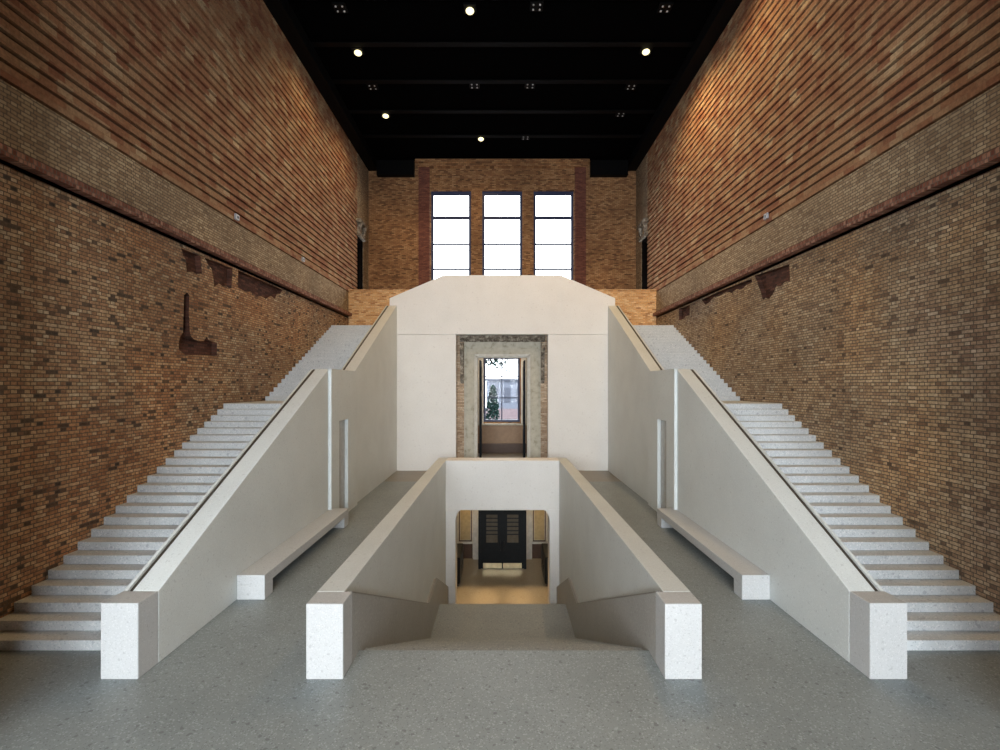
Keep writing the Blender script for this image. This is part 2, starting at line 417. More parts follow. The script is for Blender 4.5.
# ------------------------------------------------------------------ back wall and windows
WT = 16.34; WB = 9.95
WX = [(-4.45, -1.95), (-1.25, 1.25), (1.95, 4.45)]
LW = (-1.17, 1.10, 1.90, 6.05)      # lower window x0,x1,z0,z1
bm = bmesh.new()
rect = lambda x0, x1, z0, z1: [(x0, z0), (x1, z0), (x1, z1), (x0, z1)]
slab_with_holes(bm, rect(-W - .4, W + .4, 0, ZC), [rect(a, b, WB, WT) for a, b in WX] + [rect(*LW)], YB, YB + 0.55, 'y', 0)
# red brick pilasters beside the window bay, string above the windows, cornice
for s in (-1, 1):
    prism(bm, rect(min(s * 4.52, s * 5.2), max(s * 4.52, s * 5.2), 7.2, 17.75), YB - 0.12, YB, 'y', mi=1)
struct(finish('wall_back', bm, [M['brick_back'], M['brick_jamb']]))
bm = bmesh.new()
box(bm, -5.3, 5.3, YB - 0.22, YB, 17.75, 17.98, 0.02)
box(bm, -5.4, 5.4, YB - 0.32, YB, 17.98, ZC, 0.02)
box(bm, -4.5, 4.5, YB - 0.06, YB, 17.0, 17.06)
struct(finish('trim_3', bm, M['brick_back']))

def window(name, x0, x1, z0, z1, bars, vbars=(), y=YB + 0.16, fr=0.11, thin=0.05):
    bm = bmesh.new()
    y1 = y + 0.09
    box(bm, x0, x0 + fr, y, y1, z0, z1); box(bm, x1 - fr, x1, y, y1, z0, z1)
    box(bm, x0 + fr, x1 - fr, y, y1, z1 - fr * 1.6, z1); box(bm, x0 + fr, x1 - fr, y, y1, z0, z0 + fr)
    for zb, t in bars: box(bm, x0 + fr, x1 - fr, y + .005, y1 - .005, zb - t / 2, zb + t / 2)
    for xb, t in vbars: box(bm, xb - t / 2, xb + t / 2, y + .01, y1 - .01, z0 + fr, z1 - fr * 1.6)
    o = struct(finish(name, bm, M['frame']))
    bm = bmesh.new(); box(bm, x0 + fr * .6, x1 - fr * .6, y + .035, y + .047, z0 + fr * .6, z1 - fr * .9)
    finish('window_pane', bm, M['glass'], o)
    return o
for i, (a, b) in enumerate(WX):
    window('window_%d' % (i + 1), a, b, WB, WT, [(14.69, 0.19), (13.04, 0.095), (11.47, 0.095)], fr=0.15)
window('window_4', LW[0], LW[1], LW[2], LW[3], [(4.76, .07), (3.42, .08)], [(-0.03, .07)], fr=0.13)

# ------------------------------------------------------------------ ceiling
bm = bmesh.new(); box(bm, -W - .4, W + .4, YR - .3, YB + .5, ZC, ZC + 0.3)
struct(finish('ceiling', bm, M['ceil']))
yb = 2.88 * D - 6 * 2.505
k = 0
while yb < YB - 1:
    bm = bmesh.new()
    # I-section steel beam
    box(bm, -W, W, yb - .14, yb + .14, ZC - .11, ZC - .085)
    box(bm, -W, W, yb - .02, yb + .02, ZC - .085, ZC)
    b = finish('ceiling_beam', bm, M['beam']); struct(b)
    yb += 2.505; k += 1
for s in (-1, 1):
    bm = bmesh.new(); box(bm, s * 7.75, s * W, YR, YB, 17.55, ZC - .12); struct(finish('ceiling_beam', bm, M['beam']))
    bm = bmesh.new(); box(bm, s * 5.45, s * 7.74, YB - .4, YB, 17.15, ZC - .12); struct(finish('ceiling_beam', bm, M['beam']))

# ------------------------------------------------------------------ ceiling lamps
LAMPS = [  # x, y, lit, label
    (-1.21, 18.5, True, 'lit warm ceiling lamp nearest the viewer, topmost of the glowing five'),
    (-6.02, 20.83, True, 'lit warm ceiling lamp high on the left, above the ribbed wall'),
    (5.96, 20.77, True, 'lit warm ceiling lamp on the right, the only one glowing there'),
    (-6.0, 25.7, True, 'lit warm ceiling lamp on the left, the smaller glow nearer the windows'),
    (-1.2, 28.1, True, 'lit warm ceiling lamp closest to the three tall windows'),
    (1.25, 18.37, False, 'unlit four-lens ceiling lamp beside the topmost glowing lamp'),
    (-1.3, 23.2, False, 'unlit four-lens ceiling lamp, left of the middle pair'),
    (1.28, 23.2, False, 'unlit four-lens ceiling lamp, right of the middle pair'),
    (-6.05, 23.3, False, 'unlit four-lens ceiling lamp between the two left glowing lamps'),
    (5.99, 23.3, False, 'unlit four-lens ceiling lamp just beyond the right glowing lamp'),
    (-6.0, 18.45, False, 'unlit four-lens ceiling lamp at the top left of the dark ceiling'),
    (5.99, 18.45, False, 'unlit four-lens ceiling lamp at the top right of the dark ceiling'),
    (6.07, 25.65, False, 'unlit four-lens ceiling lamp on the right towards the windows'),
    (1.3, 28.05, False, 'unlit four-lens ceiling lamp facing the lit one by the windows'),
]
def lamp(x, y, lit, label, power=1100):
    t = thing('ceiling_lamp', label, 'ceiling lamp', (x, y, ZC - .12), 'ceiling lamps')
    zb = ZC - 0.12
    bm = bmesh.new(); box(bm, x - .24, x + .24, y - .24, y + .24, zb + .02, ZC - .0, 0.015)
    finish('housing', bm, M['beam'], t)
    if lit:
        bm = bmesh.new(); bmesh.ops.create_uvsphere(bm, u_segments=20, v_segments=10, radius=0.155)
        for v in bm.verts: v.co = Vector((x + v.co.x, y + v.co.y, zb - .03 + v.co.z * 0.6))
        finish('lamp_lens', bm, M['lens_on'], t, True)
        ld = bpy.data.lights.new('lamp_beam', 'SPOT'); ld.energy = power; ld.color = (1.0, 0.66, 0.30)
        ld.spot_size = math.radians(150); ld.spot_blend = 0.7; ld.shadow_soft_size = 0.12
        lo = bpy.data.objects.new('lamp_beam', ld); lo.location = (x, y, zb - 0.18)
        link(lo, t)
    else:
        for ix in (-1, 1):
            for iy in (-1, 1):
                bm = bmesh.new(); cyl(bm, (x + ix * .12, y + iy * .12, zb - .005), 0.035, 0.03, 'z', 16)
                finish('lamp_lens', bm, M['lens_off'], t)
for a in LAMPS: lamp(*a, power=300 if a[1] > 28 else (480 if a[0] < -5 else (1500 if a[0] > 5 else 900)))
lamp(5.93, 16.0, True, 'lit warm ceiling lamp above the right wall, nearest of all', 850)

# ------------------------------------------------------------------ white wall with the portal opening
PX0, PX1, PZ = -2.28, 2.24, 6.69
bm = bmesh.new()
g = 0.011
prism(bm, rect(-5.70, PX0, 0, PZ - g), YM, YM + .30, 'y')
prism(bm, rect(PX1, 5.70, 0, PZ - g), YM, YM + .30, 'y')
prism(bm, [(-5.54, PZ + g), (-2.87 - g, PZ + g), (-2.87 - g, 9.6), (-5.54, 8.47)], YM, YM + .30, 'y')
prism(bm, [(5.54, PZ + g), (2.87 + g, PZ + g), (2.87 + g, 9.6), (5.54, 8.47)], YM, YM + .30, 'y')
prism(bm, rect(-2.87 + g, 2.87 - g, PZ + g, 9.6), YM, YM + .30, 'y')
prism(bm, [(-5.5, PZ), (5.5, PZ), (5.5, 8.4), (2.87, 9.55), (-2.87, 9.55), (-5.5, 8.4)], YM + .02, YM + .28, 'y')
struct(finish('wall_middle', bm, M['wall_white']))

# upper landing behind it, brick parapet of the upper floor, upper floor
bm = bmesh.new()
box(bm, -W, W, YM + .30, 27.05, 6.85, 7.11)
struct(finish('floor_landing', bm, M['step']))
bm = bmesh.new(); box(bm, -W, W, 27.05, 27.40, 6.85, 9.33, 0.01)
box(bm, -W, W, 27.02, 27.44, 9.33, 9.38)
struct(finish('wall_parapet', bm, M['brick_new']))
bm = bmesh.new(); box(bm, -W, W, 27.40, YB, 7.9, 8.2)
struct(finish('floor_upper', bm, M['floor_brown']))

# ------------------------------------------------------------------ side staircases
R1 = 0.158; T = 0.32
Y1 = 1.11 * D                   # first riser
YL0 = Y1 + 22 * T               # landing edge
YL1 = 2.477 * D                 # second flight starts
R2 = (7.11 - 23 * R1) / 22
T2 = (3.43 * D - YL1) / 21
XI, XW, XO = 5.184, 5.575, 5.715   # parapet inner face, wall face, stair-side face
ZB = 329.5 / 70.62                 # level top of doorway block
SL = (ZB - PAR) / (YL0 - 1.06 * D)

def step_mesh(name, w, t, h, mat=None):
    bm = bmesh.new(); box(bm, 0, w, 0, t, -h, 0, 0.006)
    me = bpy.data.meshes.new(name); bm.to_mesh(me); bm.free(); me.materials.append(mat or M['step'])
    return me

def side_stair(s, label):
    root = thing('side_staircase', label, 'staircase', (s * 6.9, Y1, 0), 'side staircases')
    def X(a, b): return (min(s * a, s * b), max(s * a, s * b))
    wl = W - XW
    m1 = step_mesh('step', wl, T + 0.06, 2 * R1 - 0.01)
    m2 = step_mesh('step', wl, T2 + 0.06, 2 * R2 - 0.01)
    x0 = X(XW, W)[0]
    first = None
    for n in range(1, 23):
        o = bpy.data.objects.new('step', m1) if first is None else first.copy()
        if first is None: first = o
        o.location = (x0, Y1 + (n - 1) * T, n * R1); link(o, root)
    second = None
    for n in range(1, 22):
        o = bpy.data.objects.new('step', m2) if second is None else second.copy()
        if second is None: second = o
        o.location = (x0, YL1 + (n - 1) * T2, 23 * R1 + n * R2); link(o, root)
    bm = bmesh.new(); a, b = X(XW, W)
    box(bm, a, b, YL0, YL1 + .05, 23 * R1 - .3, 23 * R1, 0.006)
    finish('landing', bm, M['step'], root)
    bm = bmesh.new(); box(bm, a, b, YL1 + 21 * T2, YM + .298, 6.8, 7.11, 0.006)
    finish('landing', bm, M['step'], root)
    # end post
    bm = bmesh.new(); a, b = X(XI, XO); box(bm, a, b, D, 1.06 * D - 0.004, 0, PAR, 0.008)
    finish('end_post', bm, M['post'], root)
    ya, yb = 1.06 * D + .004, YL0
    # sloping parapet of the first flight
    bm = bmesh.new(); a, b = X(XI, XW)
    prism(bm, [(ya, 0), (yb, 0), (yb, ZB), (ya, PAR)], a, b, 'x', 0.006)
    finish('parapet', bm, M['white'], root)
    bm = bmesh.new(); a, b = X(XW, XO)
    prism(bm, [(ya, 0), (yb, 0), (yb, ZB - .06), (ya, PAR - .06)], a, b, 'x')
    finish('parapet_ledge', bm, M['white'], root)
    bm = bmesh.new(); a, b = X(XW + .006, XW + .082)
    prism(bm, [(ya + .06, PAR - .06), (yb, ZB - .06), (yb, ZB - .015), (ya + .06, PAR - .015)], a, b, 'x')
    finish('handrail', bm, M['bronze'], root)
    bm = bmesh.new(); a, b = X(XW + .085, XO)
    prism(bm, [(ya, PAR - .06), (yb, ZB - .06), (yb, ZB - .005), (ya, PAR - .005)], a, b, 'x')
    finish('handrail_lip', bm, M['white'], root)
    # landing block with tall narrow doorway in its inner face
    d0, d1, zd = 2.2 * D, 2.325 * D, 3.07
    xb = XI - 0.09
    bm = bmesh.new()
    a, b = X(XI + .03, XO); box(bm, a, b, YL0, YL1, 0, ZB, 0.004)
    a, b = X(xb, XI + .03)
    box(bm, a, b, YL0 - .04, d0, 0, ZB); box(bm, a, b, d1, YL1, 0, ZB); box(bm, a, b, d0, d1, zd, ZB)
    blk = finish('doorway_block', bm, M['white'], root)
    bm = bmesh.new(); a, b = X(XI + .03, XI + .015); box(bm, a, b, d0 + .01, d1 - .01, 0.01, zd - .01)
    finish('door_leaf', bm, M['door_grey'], blk)
    # second flight parapet, two panels with a joint between
    zt = ZB + (YM - YL1) * (572.5 / 70.62 - ZB) / (YM - YL1)
    zj = 3.71
    bm = bmesh.new(); a, b = X(XI, XW)
    prism(bm, rect(YL1 + .03, YM, 0, zj - .014), a, b, 'x')
    prism(bm, [(YL1 + .03, zj + .014), (YM, zj + .014), (YM, zt), (YL1 + .03, ZB + .02)], a, b, 'x')
    prism(bm, rect(YL1, YM, zj - .05, zj + .05), XI * s + s * .012, XW * s, 'x')
    finish('parapet', bm, M['white'], root)
    bm = bmesh.new(); a, b = X(XW, XO)
    prism(bm, [(YL1, 0), (YM, 0), (YM, zt - .06), (YL1, ZB - .06)], a, b, 'x')
    finish('parapet_ledge', bm, M['white'], root)
    bm = bmesh.new(); a, b = X(XW + .006, XW + .082)
    prism(bm, [(YL1, ZB - .06), (YM, zt - .06), (YM, zt - .015), (YL1, ZB - .015)], a, b, 'x')
    finish('handrail', bm, M['bronze'], root)
    bm = bmesh.new(); a, b = X(XW + .085, XO)
    prism(bm, [(YL1, ZB - .06), (YM, zt - .06), (YM, zt - .005), (YL1, ZB - .005)], a, b, 'x')
    finish('handrail_lip', bm, M['white'], root)
    return root
side_stair(-1, 'long pale staircase climbing beside the brick wall with the L-shaped hole')
side_stair(1, 'long pale staircase climbing beside the brick wall without the L-shaped hole')

# ------------------------------------------------------------------ benches
def bench(s, label):
    root = thing('stone_bench', label, 'bench', (s * 4.92, 1.37 * D, 0), 'long stone benches')
    y0, y1 = 1.3734 * D, 2.125 * D
    xi, xo = 4.642, XI - .002
    a, b = min(s * xi, s * xo), max(s * xi, s * xo)
    ys = YL0 - .045
    bm = bmesh.new()
    box(bm, a, b, y0, ys, 0.285, 0.478, 0.006)
    c, d = min(s * xi, s * (XI - .095)), max(s * xi, s * (XI - .095))
    box(bm, c, d, ys, y1, 0.285, 0.478, 0.004)
    finish('seat', bm, M['post'], root)
    bm = bmesh.new(); box(bm, a, b, y0, y0 + .35, 0, 0.285, 0.006); finish('leg', bm, M['post'], root)
    bm = bmesh.new(); box(bm, c, d, y1 - .40, y1, 0, 0.285, 0.004); finish('leg', bm, M['post'], root)
bench(-1, 'long low stone bench along the parapet below the wall with the L-shaped hole')
bench(1, 'long low stone bench along the parapet below the wall without the L-shaped hole')

# ------------------------------------------------------------------ stair going down the middle
root = thing('sunken_staircase', 'broad sunken staircase descending between two low parapets to dark doors', 'staircase', (0, Y1, 0))
XP, XU, XQ = 2.28, 2.394, 2.805     # plinth face, upper wall face, outer face
RD = 265 / 24 / 70.62; TD = 0.3244
ZLD = -265 / 70.62
ZV = -5.31
YLD0 = Y1 + 23 * TD; YLD1 = 2.56 * D
YC0, YC1 = 2.98 * D, 3.10 * D
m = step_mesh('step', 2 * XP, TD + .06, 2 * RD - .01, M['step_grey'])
first = None
for n in range(1, 24):
    o = bpy.data.objects.new('step', m) if first is None else first.copy()
    if first is None: first = o
    o.location = (-XP, Y1 + (n - 1) * TD, -n * RD); link(o, root)
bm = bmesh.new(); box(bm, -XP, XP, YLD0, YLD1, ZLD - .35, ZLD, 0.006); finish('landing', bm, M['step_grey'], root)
RV = (ZLD - ZV) / 10
for n in range(1, 10):
    o = first.copy(); o.location = (-XP, YLD1 + (n - 1) * 0.32, ZLD - n * RV); link(o, root)
ZR0 = PAR - .03
YK0, YK1 = 2.18 * D, 2.46 * D       # rail levels out over the landing
ZK = -180 / 70.62
ZE = -306 / 70.62
for s in (-1, 1):
    def X(a, b): return (min(s * a, s * b), max(s * a, s * b))
    bm = bmesh.new(); a, b = X(XP, XQ); box(bm, a, b, D, 1.06 * D - .003, 0, PAR - .01, 0.008)
    finish('end_post', bm, M['post'], root)
    bm = bmesh.new(); a, b = X(XU, XQ)
    prism(bm, [(1.06 * D + .003, ZV), (YC1, ZV), (YC1, 1.005), (1.06 * D + .003, PAR - .01)], a, b, 'x', 0.006)
    par = finish('parapet', bm, M['white'], root)
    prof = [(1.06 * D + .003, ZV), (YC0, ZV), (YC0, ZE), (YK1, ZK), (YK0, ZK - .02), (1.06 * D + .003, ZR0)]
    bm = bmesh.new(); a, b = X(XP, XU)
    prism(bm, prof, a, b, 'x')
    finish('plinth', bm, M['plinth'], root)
    bm = bmesh.new(); a, b = X(XP + .008, XP + .055)
    e = .022
    prism(bm, [(1.06 * D + .01, ZR0), (YK0, ZK - .02), (YK1, ZK), (YC0, ZE), (YC0, ZE + e), (YK1, ZK + e), (YK0, ZK - .02 + e), (1.06 * D + .01, ZR0 + e)], a, b, 'x')
    finish('handrail', bm, M['rail_grey'], root)
# cross wall over the foot of the stair with pilasters and a lintel
bm = bmesh.new()
box(bm, -XU, XU, YC0, YC1, -76 / 70.62, 1.01, 0.006)
finish('cross_parapet', bm, M['wall_white'], root)
zl = -76 / 70.62
for s in (-1, 1):
    bm = bmesh.new()
    a, b = min(s * 1.99, s * 2.392), max(s * 1.99, s * 2.392)
    box(bm, a, b, YC0 + .012, YC1 - .02, ZV, zl - .09, 0.01)
    pil = finish('pilaster', bm, M['wall_white'], root)
    bm = bmesh.new()
    a, b = min(s * 1.95, s * 2.392), max(s * 1.95, s * 2.392)
    box(bm, a, b, YC0 - .045, YC1, zl - .05, zl + .015); box(bm, a + .012, b - .012, YC0 - .02, YC1, zl - .11, zl - .05)
    pts = [(s * 1.99, zl - .1), (s * 1.80, zl)]
    for k in range(1, 6):
        t = k / 6 * math.pi / 2
        pts.append((s * (1.80 + .19 * (math.sin(t))), zl - .42 * (1 - math.cos(t))))
    pts.append((s * 1.99, zl - .42))
    prism(bm, [(s * 1.99, zl), (s * 1.74, zl), (s * 1.82, zl - .05), (s * 1.89, zl - .14), (s * 1.95, zl - .28), (s * 1.99, zl - .46)], YC0 + .03, YC1, 'y')
    finish('capital', bm, M['wall_white'], pil)

# ------------------------------------------------------------------ vestibule below
ZVC = -1.30
YVB = 27.5
bm = bmesh.new(); box(bm, -5, 5, 15, YVB + .3, ZV - .3, ZV)
struct(finish('floor_vestibule', bm, M['vest_floor']))
bm = bmesh.new(); box(bm, -5, 5, YC1, YVB + .3, ZVC, ZVC + .25)
box(bm, -5, -2.81, YC0, YC1 + .1, ZVC, ZVC + .25); box(bm, 2.81, 5, YC0, YC1 + .1, ZVC, ZVC + .25)
struct(finish('ceiling_vestibule', bm, M['cream']))
bm = bmesh.new()
box(bm, -5, 5, YVB, YVB + .3, ZV, ZVC, mi=0)
box(bm, -5, -4.7, YC0, YVB, ZV, ZVC, mi=0); box(bm, 4.7, 5, YC0, YVB, ZV, ZVC, mi=0)
box(bm, -4.7, -2.81, YC0, YC0 + .3, ZV, ZVC); box(bm, 2.81, 4.7, YC0, YC0 + .3, ZV, ZVC)
for s in (-1, 1):
    box(bm, min(s * 1.64, s * 2.9), max(s * 1.64, s * 2.9), YVB - .06, YVB, ZV, -4.5, mi=2)      # dark dado
    box(bm, min(s * 1.64, s * 2.9), max(s * 1.64, s * 2.9), YVB - .10, YVB, -4.5, -4.40, mi=3)  # pale rail
    box(bm, min(s * 1.76, s * 2.30), max(s * 1.76, s * 2.30), YVB - .03, YVB, -4.30, -1.6, mi=1)  # ochre field
    for xx in (1.68, 2.33):
        box(bm, min(s * xx, s * (xx + .05)), max(s * xx, s * (xx + .05)), YVB - .05, YVB, -4.35, -1.5, mi=2)
    box(bm, min(s * 1.68, s * 2.38), max(s * 1.68, s * 2.38), YVB - .05, YVB, -4.38, -4.33, mi=2)
    box(bm, min(s * 1.29, s * 1.60), max(s * 1.29, s * 1.60), YVB - .22, YVB, ZV, ZVC, mi=3)     # white jamb pier
struct(finish('wall_vestibule', bm, [M['cream'], M['gold_panel'], M['dark_wood'], M['stone_white']]))

# black double door lobby
dr = thing('entrance_door', 'black double door with glazed upper panels at the foot of the sunken stairs', 'door', (0, 25.84, ZV))
bm = bmesh.new()
YD = 25.84
box(bm, -1.24, -1.12, YD, YVB - .24, ZV, -1.9); box(bm, 1.12, 1.24, YD, YVB - .24, ZV, -1.9)
box(bm, -1.12, 1.12, YD, YVB - .24, -2.05, -1.9)
box(bm, -1.12, 1.12, YD + .12, YD + .2, ZV, -2.05)
finish('door_frame', bm, M['door_dark'], dr)
for s in (-1, 1):
    def X(a, b): return (min(s * a, s * b), max(s * a, s * b))
    bm = bmesh.new()
    gx0, gx1, gz0, gz1 = 0.25, 0.83, -3.95, -2.50
    slab_with_holes(bm, rect(*X(0.012, 1.12), ZV + .02, -2.05), [rect(*X(gx0, gx1), gz0, gz1)], YD + .03, YD + .10, 'y')
    lf = finish('door_leaf', bm, M['door_dark'], dr)
    bm = bmesh.new(); box(bm, *X(gx0, gx1), YD + .06, YD + .075, gz0, gz1); finish('glass', bm, M['dark_glass'], lf)
    bm = bmesh.new()
    for zz in (-2.72, -2.92, -3.14, -3.36, -3.55): box(bm, *X(gx0, gx1), YD + .04, YD + .06, zz, zz + .05)
    finish('glazing_bar', bm, M['door_dark'], lf)
    bm = bmesh.new(); box(bm, *X(0.03, 1.0), YD + .012, YD + .03, ZV + .03, ZV + .31, 0.004); finish('kick_plate', bm, M['brass'], lf)
    bm = bmesh.new(); cyl(bm, (s * .09, YD - .04, ZV + .95), .016, .5, 'z', 12)
    box(bm, s * .09 - .012, s * .09 + .012, YD - .04, YD + .03, ZV + 1.0, ZV + 1.03); box(bm, s * .09 - .012, s * .09 + .012, YD - .04, YD + .03, ZV + 1.38, ZV + 1.41)
    finish('handle', bm, M['black_metal'], lf)

for s, w in ((-1, 'left'), (1, 'right')):
    c = thing('locker_cabinet', 'black cabinet standing on the %s side of the black double door' % w, 'cabinet', (s * 2.4, 24.4, ZV), 'vestibule cabinets')
    def X(a, b): return (min(s * a, s * b), max(s * a, s * b))
    bm = bmesh.new(); box(bm, *X(2.02, 2.75), 23.6, 25.75, ZV + .12, -3.95, 0.01); finish('body', bm, M['door_dark'], c)
    bm = bmesh.new(); box(bm, *X(2.08, 2.70), 23.65, 25.7, ZV, ZV + .12); finish('base', bm, M['dark_wood'], c)
    for q in range(3):
        bm = bmesh.new(); box(bm, *X(2.0, 2.02), 23.65 + q * .69, 23.65 + q * .69 + .65, ZV + .17, -4.0, .003)
        dq = finish('door', bm, M['black_metal'], c)
        bm = bmesh.new(); box(bm, *X(1.98, 2.0), 23.65 + q * .69 + .56, 23.65 + q * .69 + .58, -4.7, -4.5); finish('handle', bm, M['bronze'], dq)

def point(name, loc, e, col, r=.1):
    ld = bpy.data.lights.new(name, 'POINT'); ld.energy = e; ld.color = col; ld.shadow_soft_size = r
    lo = bpy.data.objects.new(name, ld); lo.location = loc; COL.objects.link(lo); return lo
for x in (-1.5, 0, 1.5):
    ld = bpy.data.lights.new('vestibule_light', 'SPOT'); ld.energy = 420; ld.color = (1.0, 0.66, 0.34); ld.spot_size = math.radians(46); ld.spot_blend = .7; ld.shadow_soft_size = .08
    lo = bpy.data.objects.new('vestibule_light', ld); lo.location = (x, 22.3, ZVC - .05); COL.objects.link(lo)
point('portal_room_fill', (0, 28.6, 6.2), 130, (1.0, .86, .68))  # added fill without a fixture, lifts the dim room behind the portal
for x in (-2.0, 2.0):
    point('vestibule_light', (x, 26.0, ZVC - .25), 38, (1.0, .75, .45))  # added fill points without fixtures, brighten the ochre panels

# ------------------------------------------------------------------ old stone portal behind the white wall
YP = 25.0
bm = bmesh.new()
slab_with_holes(bm, rect(-3.4, 3.4, -0.02, 6.69), [rect(-1.25, 1.25, 0.0, 5.58)], YP + .155, YP + .55, 'y', 0, 1)
box(bm, -3.6, -3.4, YM + .30, YB, 0, 6.85); box(bm, 3.4, 3.6, YM + .30, YB, 0, 6.85)
struct(finish('wall_portal', bm, [M['brick_portal'], M['stone_white']]))
pt = thing('stone_doorframe', 'weathered classical stone doorframe set in brick behind the white wall', 'doorframe', (0, YP, 0))
for s in (-1, 1):
    def X(a, b): return (min(s * a, s * b), max(s * a, s * b))
    bm = bmesh.new(); box(bm, *X(1.40, 1.80), YP, YP + .15, 0, 5.75, .012); box(bm, *X(1.80, 1.92), YP + .05, YP + .15, 0, 6.02, .01)
    finish('jamb', bm, M['stone'], pt)
    bm = bmesh.new(); box(bm, *X(1.25, 1.33), YP + .08, YP + .15, 0, 5.66, .01); box(bm, *X(1.33, 1.40), YP - .03, YP + .15, 0, 5.75, .01)
    finish('moulding', bm, M['stone_white'], pt)
    # scrolled console hanging beside the jamb
    bm = bmesh.new()
    prof = [(YP + .12, 6.3), (YP - .30, 6.3), (YP - .32, 6.0), (YP - .22, 5.78), (YP - .10, 5.5), (YP - .06, 5.0), (YP - .12, 4.75), (YP - .08, 4.45), (YP + .02, 4.3), (YP + .12, 4.3)]
    prism(bm, prof, *X(1.93, 2.10), 'x', .015)
    cyl(bm, (s * 1.925, YP - .17, 6.02), .17, s * .18, 'x', 20); cyl(bm, (s * 1.925, YP - .02, 4.55), .12, s * .18, 'x', 20)
    finish('console', bm, M['stone_dark'], pt)
bm = bmesh.new(); box(bm, -1.80, 1.80, YP, YP + .15, 5.75, 6.02, .012); box(bm, -1.92, 1.92, YP + .03, YP + .15, 6.02, 6.36, .01)
finish('frieze', bm, M['stone'], pt)
bm = bmesh.new(); box(bm, -1.33, 1.33, YP + .08, YP + .15, 5.58, 5.66, .008); box(bm, -1.40, 1.40, YP - .03, YP + .15, 5.66, 5.75, .008)
finish('moulding', bm, M['stone_white'], pt)
bm = bmesh.new()
prism(bm, [(YP + .15, 6.66), (YP - .36, 6.66), (YP - .36, 6.60), (YP - .28, 6.52), (YP - .2, 6.50), (YP - .16, 6.44), (YP - .04, 6.40), (YP - .02, 6.36), (YP + .15, 6.36)], -2.12, 2.12, 'x', .01)
for k in range(34):
    xk = -1.9 + k * 3.8 / 33
    box(bm, xk - .03, xk + .03, YP - .14, YP - .02, 6.38, 6.44)
finish('cornice', bm, M['stone_dark'], pt)

# room behind: ceiling, folded black door leaves, panelled window breast
bm = bmesh.new(); box(bm, -3.6, 3.6, YM + .31, YB, 6.70, 6.84)
struct(finish('ceiling_portal', bm, M['cream']))
for s, w in ((-1, 'left'), (1, 'right')):
    d = thing('folded_door', 'tall black door leaf folded back inside the stone doorway, %s one' % w, 'door', (s * 1.2, 26.0, 0), 'folded door leaves')
    bm = bmesh.new(); box(bm, min(s * 1.13, s * 1.20), max(s * 1.13, s * 1.20), 26.0, 27.4, 0.02, 5.5, .006); finish('leaf', bm, M['door_matt'], d)
    bm = bmesh.new()
    for z0, z1 in ((.4, 1.8), (2.1, 3.6), (3.9, 5.2)): box(bm, min(s * 1.11, s * 1.13), max(s * 1.11, s * 1.13), 26.15, 27.25, z0, z1, .008)
    finish('panel', bm, M['door_matt'], d)
bm = bmesh.new()
box(bm, -1.5, 1.5, YB - .25, YB, 0.62, 1.72, .01, 0); box(bm, -1.55, 1.55, YB - .32, YB, 1.72, 1.82, .01, 2)
box(bm, -1.5, 1.5, YB - .3, YB, 0.0, .62, .01, 1)
struct(finish('trim_4', bm, [M['brown_wood'], M['dark_wood'], M['stone']]))
for s in (-1, 1):
    bm = bmesh.new(); a, b = min(s * 1.17, s * 1.5), max(s * 1.17, s * 1.5)
    box(bm, a, b, YB - .2, YB, 1.82, 6.4, .01); struct(finish('trim_%d' % (5 if s < 0 else 6), bm, M['stone_white']))

# ------------------------------------------------------------------ rear wall of the hall with its own tall windows (behind the viewer)
RW = [(-7.6, -4.0), (-3.2, 0.4), (1.2, 4.2)]
RZ0, RZ1 = 1.6, 10.4
bm = bmesh.new()
slab_with_holes(bm, rect(-W - .4, W + .4, 0, ZC), [rect(a, b, RZ0, RZ1) for a, b in RW], YR, YR - .4, 'y')
struct(finish('wall_rear', bm, M['brick_back']))
for i, (a, b) in enumerate(RW):
    window('window_%d' % (i + 5), a, b, RZ0, RZ1, [(6.3, .1), (3.8, .06)], y=YR - .3)

# unseen piers and gallery, added to shade the near steps and upper walls
bm = bmesh.new()
for sd in (-1, 1): box(bm, min(sd * 6.0, sd * W), max(sd * 6.0, sd * W), 2.9, 5.2, 0, ZC)
struct(finish('shade_pier', bm, M['brick_band']))
bm = bmesh.new(); box(bm, -W, W, YR, -5.5, 10.6, 11.1, 0.02); box(bm, -W, W, -5.65, -5.5, 11.1, 12.1)
struct(finish('shade_gallery', bm, M['cream']))

# ------------------------------------------------------------------ outside
bm = bmesh.new(); box(bm, -60, 60, YB + .6, 120, -1.2, -1.0)
m_out = plain('pale_forecourt', (0.05, 0.051, 0.054), .9, 0.0, 0.0)
struct(finish('ground_forecourt', bm, m_out))
m_fac = plain('blue_grey_facade', (0.040, 0.044, 0.055), .9, 0.0, 0.0); m_roof = plain('slate_roof', (0.024, 0.026, 0.033), .9, 0.0, 0.0); m_pink = plain('pinkish_plinth', (0.055, 0.043, 0.046), .9, 0.0, 0.0)
bd = thing('pavilion_building', 'low grey-blue building seen outside through the small doorway window', 'building', (1, 78, -1))
bm = bmesh.new(); box(bm, -2.4, 14, 78, 86, 0, 5.0); finish('wall', bm, m_fac, bd)
bm = bmesh.new(); box(bm, -2.5, 14.1, 77.9, 86, -1.0, 0.6); finish('plinth', bm, m_pink, bd)
bm = bmesh.new(); box(bm, -2.7, 14.3, 77.6, 86.3, 5.0, 5.3); finish('roof', bm, m_roof, bd)
for k in range(8):
    bm = bmesh.new(); box(bm, -1.6 + k * 1.9, -.6 + k * 1.9, 77.93, 78, 1.6, 3.9); finish('window', bm, m_roof, bd)
m_leaf = plain('dark_green_leaf', (0.004, 0.0085, 0.0075), .9, 0.0, 0.0); m_bark = plain('bark', (0.01,0.009,0.009), .9, 0.0, 0.0)
tr = thing('bare_tree', 'tree whose hanging branches show at the top of the doorway window', 'tree', (-4, 52, -1))
